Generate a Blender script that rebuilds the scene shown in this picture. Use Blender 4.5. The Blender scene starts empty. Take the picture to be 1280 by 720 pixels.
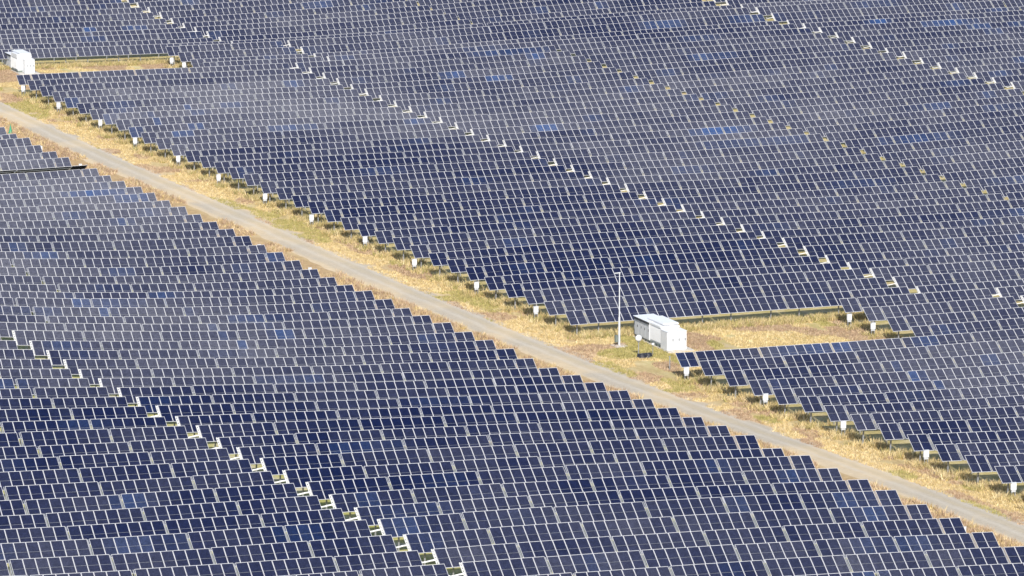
import bpy, bmesh, math, random
import numpy as np
from mathutils import Vector, Matrix

# ---------------------------------------------------------------- survey data (metres; x along the rows, y across them)
cam = [5.16310534230802, 0.19059420253456108, 0.39518821890721567]
P = 4.958461590423697
T = 0.6308010035587144
L = 2.0802405489577325
R = [0.33752729383792823, 162.64531345775538, 576.9869994043933]
Lf = [0.3425862347336889, 151.00890014751624, 523.7535107873688]
AI = [43.18157936350252, -49.34556233156817, 50.34001458648566, 30.42700794997002]
C = [-77.6867, -4.6868, -11.3111, -0.368, 4.3452, 1.7214, 2.5515, -2.1881, 2.6069, 1.3546, 1.5375, -0.548, 1.4622, -2.0129, -0.0879, 0.0, 0.0009, 0.0099, 0.0477, 0.0761, -0.0819, -0.2268, 0.03, -0.219, -0.4811, -0.1275, 0.0001, 0.0018, 0.0184, 0.0413, -0.2991, -1.2286, -0.2363, 2.3288, 1.1971, 0.0405, 0.5249, 0.0001, 0.0015, 0.014, 0.0174, -0.284, -0.7894, 0.289, 0.7671, -1.4007, -0.5663, 0.9496, 0.0, 0.0002, -0.0013, -0.0224, -0.0189, 0.2735, 0.1487, -0.7694, -0.3305, 0.0196, -0.208, -0.0, -0.0002, -0.002, 0.0257, 0.3659, 0.8349, -0.907, -1.4055, 2.1705, 0.8027, -1.3685, -0.0, 0.0, 0.0041, 0.0869, 0.6513, 1.588, 0.3159, -1.4271, -0.5193, -0.6457, -0.7284, 0.0, 0.0001, 0.0023, 0.033, 0.1681, 0.1942, 0.0565, 1.1141, 1.086, 0.335, 0.8266, -0.0, -0.0, -0.0009, -0.0272, -0.3242, -1.5075, -2.2334, -0.1603, -0.1523, -1.1037, 0.2653, -0.0, -0.0, -0.0008, -0.0173, -0.1589, -0.4889, 0.1124, 1.6986, 0.7778, 0.0995, 0.9584, -0.0, -0.0, -0.0001, -0.0015, -0.0001, 0.12, 0.5976, 0.6571, -0.2913, 0.0492, 0.8438, 0.0, -0.0, -0.0, -0.0, -0.0011, -0.0165, -0.1231, -0.5034, -1.0656, -0.9814, -0.3132, 0.0, 0.0, -0.0, -0.0002, -0.0026, -0.0115, 0.0184, 0.1574, 0.0955, -0.2378, -0.2521]
Y0 = 461.00000000000006
GX = [-120.0, -82.0, -44.0, -6.0, 32.0, 70.0, 108.0, 146.0, 184.0, 222.0, 260.0]
GY = [271.0, 309.0, 347.0, 385.0, 423.0, 461.0, 499.0, 537.0, 575.0, 613.0, 651.0, 689.0]
SG = 45.0
DZR = {0: [[162.6, 0.039], [205.8, 0.106]], 1: [[163.0, 0.045], [206.2, 0.079]], 2: [[163.3, 0.034], [206.5, 0.095]], 3: [[163.7, -0.019], [206.8, 0.044]], 4: [[164.0, -0.06], [207.2, -0.062]], 5: [[164.3, -0.012], [207.5, 0.069]], 6: [[164.7, -0.061], [207.9, -0.094]], 7: [[165.0, 0.142], [208.2, -0.084]], 8: [[165.3, 0.176], [208.5, -0.079]], 9: [[165.7, -0.044]], 10: [[166.0, -0.027]], 11: [[166.4, 0.014]], 12: [[166.7, -0.049]], 13: [[167.0, -0.081], [210.2, -0.052]], 14: [[167.4, 0.014], [210.6, -0.008]], 15: [[167.7, 0.089], [210.9, 0.048]], 16: [[168.0, 0.177], [211.2, 0.136]], 17: [[168.4, 0.125], [211.6, 0.033]], 18: [[168.7, -0.013], [211.9, -0.035]], 19: [[169.1, 0.021], [212.2, -0.016]], 20: [[169.4, -0.03]], 21: [[169.7, 0.035]], 22: [[170.1, -0.086]], 23: [[170.4, -0.192], [213.6, -0.102]], 24: [[170.7, -0.041], [213.9, -0.069]], 25: [[171.1, -0.008], [214.3, -0.039]], 26: [[171.4, 0.044], [214.6, 0.099]], 27: [[171.8, 0.048], [214.9, 0.066]], 28: [[172.1, 0.043], [215.3, 0.065]], 29: [[172.4, 0.171]], 30: [[172.8, 0.207], [216.0, -0.003]], 31: [[173.1, -0.039], [216.3, -0.199]], 32: [[173.4, 0.025], [216.6, -0.128]], 33: [[173.8, 0.272], [217.0, 0.072]], 34: [[174.1, -0.033], [217.3, 0.0]], 35: [[174.5, -0.178], [217.6, -0.172]], 40: [[176.1, -0.002]], 41: [[176.5, 0.052]], 42: [[176.8, -0.09]], 43: [[177.2, -0.136]], 44: [[177.5, -0.129]], 45: [[177.8, -0.012]], 46: [[178.2, 0.011]], 47: [[178.5, 0.064]], 48: [[178.8, 0.106]], 49: [[179.2, -0.038]], 50: [[179.5, -0.056]], 51: [[179.9, -0.086]], 52: [[180.2, -0.048]], -13: [[201.4, -0.043]], -12: [[201.8, 0.045]], -11: [[202.1, 0.093]], -10: [[202.5, -0.074]], -9: [[202.8, -0.12]], -8: [[203.1, -0.026]], -7: [[203.5, 0.048]], -6: [[203.8, -0.168]], -5: [[204.1, -0.107]], 36: [[205.2, 0.102]], 37: [[205.6, 0.108]], 38: [[205.9, -0.03]], 39: [[206.2, -0.023]], -4: [[191.7, 0.265]], -3: [[192.1, 0.032]], -2: [[192.4, -0.305]]}
DZL = {0: [[151.0, -0.015]], 1: [[151.4, -0.145]], 2: [[151.7, -0.09]], 4: [[152.4, -0.018]], 5: [[152.7, -0.087]], 6: [[153.1, -0.024]], 7: [[153.4, -0.002]], 8: [[153.7, 0.101]], 9: [[154.1, 0.043]], 10: [[154.4, 0.108]], 11: [[154.8, 0.043]], 12: [[155.1, 0.017]], 13: [[155.5, 0.037]], 14: [[155.8, 0.099]], 15: [[156.1, -0.094]], 16: [[156.5, -0.037]], 17: [[156.8, -0.141]], 18: [[157.2, -0.178]], 19: [[157.5, -0.188]], 20: [[157.9, -0.146]], 21: [[158.2, 0.084]], 22: [[158.5, 0.004]], 23: [[158.9, -0.023]], 24: [[159.2, 0.061]], 25: [[159.6, 0.158]], 26: [[159.9, 0.061], [110.6, 0.037]], 27: [[160.3, 0.054], [110.9, -0.01]], 28: [[160.6, 0.008], [111.3, 0.008]], 29: [[160.9, -0.076], [111.6, -0.04]], 30: [[161.3, -0.157], [111.9, -0.022]], 31: [[161.6, -0.096], [112.3, 0.006]], 32: [[162.0, 0.057], [112.6, 0.022]], 33: [[162.3, 0.068], [113.0, 0.061]], 34: [[162.7, 0.065], [113.3, -0.017]], 35: [[163.0, 0.123], [113.7, 0.075]], 36: [[163.3, 0.074], [114.0, -0.067]], 37: [[163.7, 0.112], [114.3, 0.002]], 38: [[164.0, 0.105], [114.7, 0.008]], 39: [[164.4, -0.178], [115.0, -0.038]], 40: [[164.7, 0.134], [115.4, -0.045]], 41: [[165.1, -0.052], [115.7, -0.061]], 42: [[165.4, -0.057], [116.1, -0.021]], 43: [[165.7, 0.102], [116.4, 0.128]], 44: [[166.1, -0.0], [116.7, -0.002]], 45: [[166.4, -0.041], [117.1, -0.045]], 46: [[166.8, -0.021], [117.4, 0.035]], 47: [[167.1, 0.019]]}
EXR = {0: -0.05, 1: -0.17, 2: -0.16, 3: -0.09, 4: -0.14, 5: -0.1, 6: -0.1, 7: -0.09, 8: -0.09, 9: -0.14, 10: -0.24, 11: -0.14, 12: -0.01, 13: -0.03, 14: 0.07, 15: 0.07, 16: 0.0, 17: -0.0, 18: 0.09, 19: 0.15, 20: 0.16, 21: 0.15, 22: 0.09, 23: 0.13, 24: 0.1, 25: 0.09, 26: 0.14, 27: 0.11, 28: 0.13, 29: 0.06, 30: 0.04, 31: 0.03, 32: -0.04, 33: -0.11, 34: -0.04, 35: -0.01, 40: -0.04, 41: -0.03, 42: -0.0, 43: 0.05, 44: -0.04, 45: -0.02, 46: -0.06, 47: -0.09, 48: -0.09, 49: 0.07, 50: -0.01, 51: 0.06, 52: 0.07}
EXL = {0: -0.25, 1: 0.04, 2: -0.04, 4: 0.05, 5: -0.07, 6: -0.1, 7: 0.21, 8: -0.0, 9: -0.03, 10: 0.07, 11: 0.02, 12: 0.05, 13: 0.14, 14: 0.09, 15: -0.1, 16: 0.03, 17: 0.0, 18: 0.02, 19: -0.06, 20: -0.1, 21: -0.04, 22: 0.08, 23: -0.11, 24: -0.07, 25: 0.05, 26: 0.11, 27: 0.11, 28: 0.05, 29: -0.24, 30: -0.05, 31: -0.01, 32: -0.04, 33: -0.01, 34: -0.04, 35: -0.01, 36: -0.05, 37: -0.16, 38: -0.01, 39: -0.0, 40: 0.02, 41: -0.02, 42: 0.07, 43: -0.1, 44: -0.07, 45: 0.11, 46: 0.2, 47: 0.14}
GRAY = [[181, 622, 0.45], [193, 619, 0.45], [184, 557, 0.75], [188, 542, 0.9], [198, 532, 0.75], [183, 571, 0.5], [210, 596, 0.5], [229, 588, 0.45], [249, 611, 0.3], [258, 599, 0.4], [264, 580, 0.3], [260, 544, 0.45], [287, 571, 0.4], [305, 565, 0.4], [312, 554, 0.4], [276, 524, 0.45], [244, 498, 0.5], [229, 490, 0.5], [264, 478, 0.45], [244, 462, 0.4], [216, 541, 0.5], [217, 526, 0.55], [205, 491, 0.2], [193, 501, 0.2], [185, 509, 0.3], [186, 467, 0.12], [180, 432, 0.12], [178, 470, 0.15], [191, 428, 0.12], [209, 460, 0.25], [205, 429, 0.25], [210, 417, 0.3], [230, 416, 0.4], [233, 431, 0.35], [190, 378, 0.4], [204, 378, 0.5], [187, 354, 0.3], [199, 359, 0.45], [187, 337, 0.2], [177, 369, 0.2], [149, 523, 0.85], [146, 492, 0.8], [148, 479, 0.85], [129, 445, 0.65], [142, 444, 0.5], [147, 438, 0.35], [155, 441, 0.25], [119, 411, 0.6], [127, 411, 0.65], [134, 406, 0.65], [133, 392, 0.6], [142, 391, 0.5], [151, 418, 0.25], [157, 407, 0.25], [145, 381, 0.45], [108, 384, 0.6], [113, 380, 0.4], [111, 359, 0.15], [101, 354, 0.15], [118, 358, 0.12], [129, 356, 0.12], [149, 376, 0.3], [137, 346, 0.12], [152, 352, 0.15], [152, 335, 0.15], [137, 317, 0.25], [139, 305, 0.4], [148, 309, 0.3], [155, 307, 0.25], [157, 296, 0.35], [138, 295, 0.4], [124, 303, 0.25], [123, 321, 0.12], [117, 323, 0.12], [104, 327, 0.15], [90, 307, 0.3], [95, 329, 0.2], [101, 307, 0.2], [138, 331, 0.2]]  # x, y and strength of the cloud reflections painted on the modules
BLUE = [[140.3, 401.7, 2.2], [134.4, 401.5, 1.0], [134.2, 396.8, 1.2], [129.4, 450.9, 2.8], [127.8, 452.0, 1.8], [147.5, 488.4, 3.0], [150.5, 484.5, 2.0], [171.4, 540.0, 2.0], [171.7, 526.8, 2.0], [174.7, 532.3, 1.1], [178.7, 544.4, 1.6], [194.5, 620.3, 3.2], [186.7, 620.5, 1.5], [163.7, 526.5, 2.2], [265.2, 493.9, 1.5], [315.6, 577.6, 5.1], [318.5, 569.9, 5.1], [305.7, 583.4, 3.9], [221.0, 518.4, 3.3], [242.7, 507.5, 4.4], [195.8, 361.9, 1.1], [196.5, 365.9, 1.0], [229.8, 557.0, 1.9], [207.5, 366.4, 2.1], [126.3, 415.9, 1.0], [242.2, 574.3, 2.4], [124.1, 420.6, 1.2], [224.5, 562.7, 2.1]]
EXP = [[0, 0], [0, 1], [1, 0], [0, 2], [1, 1], [2, 0], [0, 3], [1, 2], [2, 1], [3, 0], [0, 4], [1, 3], [2, 2], [3, 1], [4, 0]]

rnd = random.Random(7)
S = bpy.context.scene
COL = S.collection
HTOP = 2.8                     # height of the tables' upper edge above the ground

# ---------------------------------------------------------------- terrain
_C = np.array(C); _NP = len(EXP)
_G = np.array([(a, b) for b in GY for a in GX])
def top_raw(x, y):
    x = np.asarray(x, float); y = np.asarray(y, float)
    X = (x-20)/150.; Y = (y-Y0)/150.
    z = sum(a*X**i*Y**j for a, (i, j) in zip(_C[:_NP], EXP))
    d2 = ((x[..., None]-_G[:, 0])**2+(y[..., None]-_G[:, 1])**2)/(2*SG*SG)
    return z+np.exp(-d2)@_C[_NP:]

F_PX, PITCH, YAW = cam[0]*1000, cam[1], cam[2]
FW = np.array([math.sin(YAW)*math.cos(PITCH), math.cos(YAW)*math.cos(PITCH), -math.sin(PITCH)])
RT = np.array([math.cos(YAW), -math.sin(YAW), 0.]); UP = np.cross(RT, FW)
def seen(P):
    """place on the 1280 x 720 photograph, only used to decide what lies in view and can be left out"""
    P = np.asarray(P, float); d = P@FW
    return 640+F_PX*(P@RT)/d, 360-F_PX*(P@UP)/d, d

GS = 4.0
gx0, gx1, gy0, gy1 = -40., 480., 220., 740.
_gx = np.arange(gx0, gx1+.1, GS); _gy = np.arange(gy0, gy1+.1, GS)
_XX, _YY = np.meshgrid(_gx, _gy)
_ZZ = top_raw(_XX, _YY)
_u, _v, _ = seen(np.stack([_XX, _YY, np.full_like(_XX, -86.)], -1))
_in = (_u > -130) & (_u < 1410) & (_v > -90) & (_v < 810)
_pi = np.stack([_XX[_in], _YY[_in]], 1); _zi = _ZZ[_in]
_po = np.stack([_XX[~_in], _YY[~_in]], 1); _zo = np.empty(len(_po))
for k in range(0, len(_po), 400):
    d2 = ((_po[k:k+400, None]-_pi[None])**2).sum(-1)
    idx = np.argpartition(d2, 12, axis=1)[:, :12]
    w = 1/(np.take_along_axis(d2, idx, 1)+9.)
    _zo[k:k+400] = (w*_zi[idx]).sum(1)/w.sum(1)
_ZZ[~_in] = _zo
def top(x, y):
    x = np.clip(np.asarray(x, float), gx0, gx1-.01); y = np.clip(np.asarray(y, float), gy0, gy1-.01)
    i = ((x-gx0)/GS).astype(int); j = ((y-gy0)/GS).astype(int)
    i = np.minimum(i, len(_gx)-2); j = np.minimum(j, len(_gy)-2)
    a = (x-gx0)/GS-i; b = (y-gy0)/GS-j
    return (_ZZ[j, i]*(1-a)*(1-b)+_ZZ[j, i+1]*a*(1-b)+_ZZ[j+1, i]*(1-a)*b+_ZZ[j+1, i+1]*a*b)
def ground(x, y): return float(top(x, y))-HTOP
def ground_a(x, y): return top(x, y)-HTOP

sR, XR, YR = R; sL, XL, YL = Lf
aR, aL, aP, eP = AI
def road_x(y): return XR+sR*(YR-y)/P        # x of the right-hand row ends beside the road

# ---------------------------------------------------------------- materials
def mat(name):
    m = bpy.data.materials.new(name); m.use_nodes = True
    nt = m.node_tree; b = nt.nodes['Principled BSDF']
    return m, nt, b
def N(nt, t, **kw):
    n = nt.nodes.new(t)
    for k, v in kw.items(): setattr(n, k, v)
    return n
def plain(name, col, rough=.5, metal=0., noise=0., scale=3.):
    m, nt, b = mat(name)
    b.inputs['Roughness'].default_value = rough; b.inputs['Metallic'].default_value = metal
    if noise:
        tc = N(nt, 'ShaderNodeNewGeometry'); no = N(nt, 'ShaderNodeTexNoise'); no.inputs['Scale'].default_value = scale
        no.inputs['Detail'].default_value = 4
        nt.links.new(tc.outputs['Position'], no.inputs['Vector'])
        mr = N(nt, 'ShaderNodeMapRange'); mr.inputs['To Min'].default_value = 1-noise; mr.inputs['To Max'].default_value = 1+noise
        nt.links.new(no.outputs['Fac'], mr.inputs['Value'])
        mx = N(nt, 'ShaderNodeMix', data_type='RGBA', blend_type='MULTIPLY'); mx.inputs['Factor'].default_value = 1
        mx.inputs['A'].default_value = (*col, 1)
        nt.links.new(mr.outputs['Result'], mx.inputs['B']); nt.links.new(mx.outputs['Result'], b.inputs['Base Color'])
    else: b.inputs['Base Color'].default_value = (*col, 1)
    return m
M_FRAME = plain('anodised_frame', (.54, .54, .565), .45)
M_STEEL = plain('galvanised_steel', (.36, .37, .39), .45, .3, .19)
M_WHITE = plain('white_paint', (.76, .77, .79), .4, 0, .05, 1.5)
M_DUCT = plain('white_duct', (.78, .77, .75), .5, 0, .08, 2)
M_GREYP = plain('light_grey_paint', (.58, .60, .63), .5, 0, .06, 2)
M_DARK = plain('dark_louvre', (.03, .035, .045), .5)
M_SKID = plain('grey_skid', (.17, .20, .18), .5, 0, .2)
M_CONC = plain('pale_concrete', (.55, .52, .47), .85, 0, .12, 2)
M_BACK = plain('module_back', (.006, .006, .007), .9); M_BACK.node_tree.nodes['Principled BSDF'].inputs['Specular IOR Level'].default_value = .05
M_COIL = plain('black_cable', (.02, .022, .035), .5)
M_GREEN = plain('green_plastic', (.03, .30, .16), .5)
M_RUST = plain('rusty_steel', (.30, .16, .10), .7, 0, .3, 6)

def glass_mat(name, from_object):
    m, nt, b = mat(name)
    if from_object:
        src = N(nt, 'ShaderNodeObjectInfo').outputs['Color']
    else:
        at = N(nt, 'ShaderNodeAttribute'); at.attribute_name = 'tint'; src = at.outputs['Color']
    geo = N(nt, 'ShaderNodeNewGeometry'); no = N(nt, 'ShaderNodeTexNoise')
    no.inputs['Scale'].default_value = 2.2; no.inputs['Detail'].default_value = 5; no.inputs['Roughness'].default_value = .7
    nt.links.new(geo.outputs['Position'], no.inputs['Vector'])
    mr = N(nt, 'ShaderNodeMapRange'); mr.inputs['From Min'].default_value = .3; mr.inputs['From Max'].default_value = .7
    mr.inputs['To Min'].default_value = .78; mr.inputs['To Max'].default_value = 1.22
    nt.links.new(no.outputs['Fac'], mr.inputs['Value'])
    mx = N(nt, 'ShaderNodeMix', data_type='RGBA', blend_type='MULTIPLY'); mx.inputs['Factor'].default_value = 1
    nt.links.new(src, mx.inputs['A']); nt.links.new(mr.outputs['Result'], mx.inputs['B'])
    nt.links.new(mx.outputs['Result'], b.inputs['Base Color'])
    n4 = N(nt, 'ShaderNodeTexNoise'); n4.inputs['Scale'].default_value = 9.; n4.inputs['Detail'].default_value = 3
    nt.links.new(geo.outputs['Position'], n4.inputs['Vector'])
    m4 = N(nt, 'ShaderNodeMapRange'); m4.inputs['From Min'].default_value = .35; m4.inputs['From Max'].default_value = .65; m4.inputs['To Min'].default_value = .72; m4.inputs['To Max'].default_value = 1.28
    nt.links.new(n4.outputs['Fac'], m4.inputs['Value'])
    mx4 = N(nt, 'ShaderNodeMix', data_type='RGBA', blend_type='MULTIPLY'); mx4.inputs['Factor'].default_value = 1
    nt.links.new(mx.outputs['Result'], mx4.inputs['A']); nt.links.new(m4.outputs['Result'], mx4.inputs['B'])
    nt.links.new(mx4.outputs['Result'], b.inputs['Base Color'])
    b.inputs['Roughness'].default_value = .18
    b.inputs['IOR'].default_value = 1.36
    return m
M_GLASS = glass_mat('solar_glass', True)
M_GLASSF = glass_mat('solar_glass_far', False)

# ---------------------------------------------------------------- mesh helpers
def obj(name, me, parent=None):
    o = bpy.data.objects.new(name, me); COL.objects.link(o)
    if parent is not None: o.parent = parent
    return o
def tag(o, label, cat, group=None, kind=None):
    if label: o['label'] = label
    if cat: o['category'] = cat
    if group: o['group'] = group
    if kind: o['kind'] = kind
    return o
def empty(name, loc, rot=(0, 0, 0)):
    o = bpy.data.objects.new(name, None); o.empty_display_size = .3; o.location = loc; o.rotation_euler = rot
    COL.objects.link(o); return o
class MB:
    def __init__(s): s.v = []; s.f = []; s.m = []
    def box(s, x0, x1, y0, y1, z0, z1, m=0, M=None):
        k = len(s.v)
        q = [(x, y, z) for z in (z0, z1) for y in (y0, y1) for x in (x0, x1)]
        if M is not None: q = [tuple(M@Vector(a)) for a in q]
        s.v += q
        for f in ((0, 2, 3, 1), (4, 5, 7, 6), (0, 1, 5, 4), (2, 6, 7, 3), (0, 4, 6, 2), (1, 3, 7, 5)):
            s.f.append(tuple(k+i for i in f)); s.m.append(m)
        return s
    def tube(s, pts, r, n=8, m=0, cap=True):
        pts = [Vector(a) for a in pts]; rr = r if isinstance(r, (list, tuple)) else [r]*len(pts)
        k0 = len(s.v)
        for i, pnt in enumerate(pts):
            t = (pts[min(i+1, len(pts)-1)]-pts[max(i-1, 0)]).normalized()
            a = t.cross(Vector((0, 0, 1)) if abs(t.z) < .9 else Vector((0, 1, 0))).normalized(); b2 = t.cross(a)
            for j in range(n):
                an = 2*math.pi*j/n
                s.v.append(tuple(pnt+(a*math.cos(an)+b2*math.sin(an))*rr[i]))
        for i in range(len(pts)-1):
            for j in range(n):
                s.f.append((k0+i*n+j, k0+i*n+(j+1) % n, k0+(i+1)*n+(j+1) % n, k0+(i+1)*n+j)); s.m.append(m)
        if cap:
            s.f.append(tuple(k0+j for j in reversed(range(n)))); s.m.append(m)
            k1 = k0+(len(pts)-1)*n
            s.f.append(tuple(k1+j for j in range(n))); s.m.append(m)
        return s
    def mesh(s, name, mats, bevel=0):
        me = bpy.data.meshes.new(name); me.from_pydata(s.v, [], s.f)
        for a in mats: me.materials.append(a)
        if len(mats) > 1: me.polygons.foreach_set('material_index', s.m)
        if bevel:
            bm = bmesh.new(); bm.from_mesh(me)
            bmesh.ops.recalc_face_normals(bm, faces=bm.faces)
            bmesh.ops.bevel(bm, geom=bm.edges[:], offset=bevel, segments=2, affect='EDGES', clamp_overlap=True)
            bm.to_mesh(me); bm.free()
        else:
            bm = bmesh.new(); bm.from_mesh(me); bmesh.ops.recalc_face_normals(bm, faces=bm.faces); bm.to_mesh(me); bm.free()
        me.update(); return me
    def add(s, name, mats, parent=None, bevel=0): return obj(name, s.mesh(name, mats, bevel), parent)

# ---------------------------------------------------------------- one solar module (shared meshes)
MP = 1.02                      # module pitch along the row
MW = 1.002; ML = (L-.012)/2      # width and length of a module
def module_arrays(upper, hole=False):
    """verts, faces, material index; local x along row, y up the slope, z normal; origin at the module's middle"""
    fs, fo, fi, th, ins = .032, .041, .006, .04, .006
    x0, x1, y0, y1 = -MW/2, MW/2, -ML/2, ML/2
    a0, a1 = x0+fs, x1-fs
    b0, b1 = (y0+fi, y1-fo) if upper else (y0+fo, y1-fi)
    v = [(x0, y0, 0), (x1, y0, 0), (x1, y1, 0), (x0, y1, 0),
         (a0, b0, 0), (a1, b0, 0), (a1, b1, 0), (a0, b1, 0),
         (x0, y0, -th), (x1, y0, -th), (x1, y1, -th), (x0, y1, -th),
         (a0, b0, -ins), (a1, b0, -ins), (a1, b1, -ins), (a0, b1, -ins)]
    f = [(0, 1, 5, 4), (1, 2, 6, 5), (2, 3, 7, 6), (3, 0, 4, 7), (0, 8, 9, 1), (1, 9, 10, 2), (2, 10, 11, 3), (3, 11, 8, 0),
         (11, 10, 9, 8), (12, 13, 14, 15), (4, 5, 13, 12), (5, 6, 14, 13), (6, 7, 15, 14), (7, 4, 12, 15)]
    m = [0]*8+[2, 1]+[0]*4
    for i in ((0, 4, 10) if upper else (2, 6, 12)): m[i] = 3
    return v, f, m
MOD = []
for up_ in (True, False):
    v, f, m = module_arrays(up_)
    me = bpy.data.meshes.new('solar_module'); me.from_pydata(v, [], f)
    for a in (M_FRAME, M_GLASS, M_BACK, M_STEEL): me.materials.append(a)
    me.polygons.foreach_set('material_index', m); me.update(); MOD.append(me)

# ---------------------------------------------------------------- lay the tables out
_gray = np.array(GRAY); _blue = np.array(BLUE)
def vnoise(seed):
    r = np.random.RandomState(seed); t = r.rand(97, 97)
    def fn(x, y):
        i = math.floor(x); j = math.floor(y); a = x-i; b = y-j; a = a*a*(3-2*a); b = b*b*(3-2*b)
        g = lambda p, q: t[p % 97, q % 97]
        return (g(i, j)*(1-a)*(1-b)+g(i+1, j)*a*(1-b)+g(i, j+1)*(1-a)*b+g(i+1, j+1)*a*b)
    return fn
n1, n2, n3 = vnoise(1), vnoise(2), vnoise(3)
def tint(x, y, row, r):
    """colour of one module: cell batch, painted cloud reflection, and the odd bluer batch"""
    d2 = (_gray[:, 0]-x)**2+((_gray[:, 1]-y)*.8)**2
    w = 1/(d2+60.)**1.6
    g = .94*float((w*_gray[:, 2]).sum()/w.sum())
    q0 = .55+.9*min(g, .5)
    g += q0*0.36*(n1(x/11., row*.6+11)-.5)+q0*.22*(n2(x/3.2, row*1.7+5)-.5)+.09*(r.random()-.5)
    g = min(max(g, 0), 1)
    navy = (.0028, .0066, .036); cloud_gray = (.127, .129, .155)  # gray end stands for reflected cloud, painted into the module colour
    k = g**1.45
    c = [a+(b-a)*k for a, b in zip(navy, cloud_gray)]
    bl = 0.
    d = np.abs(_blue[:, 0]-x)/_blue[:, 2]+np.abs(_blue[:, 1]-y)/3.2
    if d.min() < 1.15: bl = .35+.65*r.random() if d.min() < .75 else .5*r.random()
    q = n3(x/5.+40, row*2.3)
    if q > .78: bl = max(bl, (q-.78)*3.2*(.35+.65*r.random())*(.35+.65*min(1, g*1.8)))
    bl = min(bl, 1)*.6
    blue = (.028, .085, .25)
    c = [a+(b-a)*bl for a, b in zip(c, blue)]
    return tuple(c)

def row_dz(D, n, x):
    q = D.get(n)
    if not q: return None
    xs = [a for a, b in q]; zs = [b for a, b in q]
    o = sorted(zip(xs, zs)); return float(np.interp(x, [a for a, b in o], [b for a, b in o]))

tables = []   # dicts
rz = random.Random(21)
def lay(field, n, y, start, blocks, direction, dzf, white_first=False, tag_block=''):
    """blocks: list of module counts; start: x of the first edge; direction +1/-1; returns x after the last"""
    x = start
    for k, (cnt, gap) in enumerate(blocks):
        w = cnt*MP
        xa = x if direction > 0 else x-w
        tables.append(dict(field=field, row=n, y=y, xa=xa, cnt=cnt, k=k, dz=dzf(xa+w/2)+rz.uniform(-.035, .035), white=(white_first and k == 0), block=tag_block,
                           tj=rz.gauss(0, .45)))
        if field == 'left' and tag_block == 'road' and k == 6: tables[-1]['white'] = True
        x += direction*(w+gap)
    return x

for n in range(-46, 60):                                   # field right of the road
    y = YR-P*n
    base = XR+sR*n
    e = EXR.get(n, rz.uniform(-.25, .25))
    jit = rz.gauss(0, .10)
    dzf = lambda x, n=n, j=jit: (lambda q: j if q is None else q)(row_dz(DZR, n, x))
    pad = n in (-4, -3, -2, -1, 36, 37, 38, 39)
    if pad:
        ag = aP
        lay('right', n, y, base+eP, [(2, .2), (8, .2), (8, .2)], 1, dzf, tag_block='pad')
    else:
        ag = aR
        lay('right', n, y, base+e, [(2, .22), (7, .22), (8, .22), (8, .22), (8, .22), (7, .22)], 1, dzf, tag_block='road')
    if pad: lay('right', n, y, base+ag, [(7, .2), (8, .2), (8, .2), (9, .2), (2, .2)], 1, dzf, True, 'b2')
    else: lay('right', n, y, base+ag, [(7, .22), (8, .22), (8, .22), (8, .22), (7, .22), (2, .22)], 1, dzf, True, 'b2')
    tan = base+aR*2-.6
    if n < -5: tan = base+ag+40*MP+6*.22
    lay('right', n, y, tan, [(7, .22), (8, .22), (8, .22), (8, .22), (8, .22), (2, .22)], 1, dzf, False, 'b3')
    a3 = base+aR*3+.9
    lay('right', n, y, a3, [(7, .22), (8, .22), (8, .22), (8, .22), (7, .22), (2, .22)], 1, dzf, True, 'b4')
    lay('right', n, y, a3+40*MP+6*.22, [(8, .22)]*6, 1, dzf, False, 'b5')
for m_ in range(-12, 58):                                  # field left of the road
    y = YL-P*m_
    base = XL+sL*m_
    e = EXL.get(m_, rz.uniform(-.25, .25))
    jit = rz.gauss(0, .10)
    dzf = lambda x, n=m_, j=jit: (lambda q: j if q is None else q)(row_dz(DZL, n, x))
    lay('left', m_, y, base+e, [(2, .19), (7, .19), (7, .19), (7, .19), (8, .19), (8, .19), (7, .19)], -1, dzf, tag_block='road')
    lay('left', m_, y, base+aL, [(7, .19), (8, .19), (8, .19), (8, .19), (8, .19), (8, .19), (8, .19)], -1, dzf, tag_block='aisle')

keep = []
for t in tables:
    w = t['cnt']*MP; t['w'] = w; t['xc'] = t['xa']+w/2
    za = float(top(t['xa'], t['y'])); zb = float(top(t['xa']+w, t['y']))
    t['z'] = (za+zb)/2+t['dz']; t['slope'] = math.atan2(zb-za, w)
    t['tilt'] = T+math.radians(t['tj'])
    if t['field'] == 'left' and t['row'] == 3: t['tilt'] = math.radians(-28); t['z'] -= .03
    pts_ = np.array([[t['xa'], t['y'], za], [t['xa']+w, t['y'], zb], [t['xc'], t['y']-1.7, t['z']-1.2]])
    u, v, d = seen(pts_)
    if u.max() < -60 or u.min() > 1340 or v.max() < -40 or v.min() > 770: continue
    t['px'] = F_PX/d[0]
    # share of the frame it takes up
    uu = max(0, min(u.max(), 1280)-max(u.min(), 0)); vis = 1. if -4 < v[0] < 716 else .02
    full = t['block'] == 'road' and t['cnt'] == 2
    t['area'] = uu*t['px']*vis*(1.6 if full and t['field'] == 'right' else 1)
    keep.append(t)
tables = keep

ends = [t for t in tables if t['cnt'] == 2]
longs = sorted([t for t in tables if t['cnt'] != 2], key=lambda t: -t['area'])
near = longs[:300]; far = longs[300:]
ends = sorted(ends, key=lambda t: -t['area']); far += ends[290:]; ends = ends[:290]
print('tables', len(tables), 'near', len(near), 'far', len(far), 'ends', len(ends))

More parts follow.
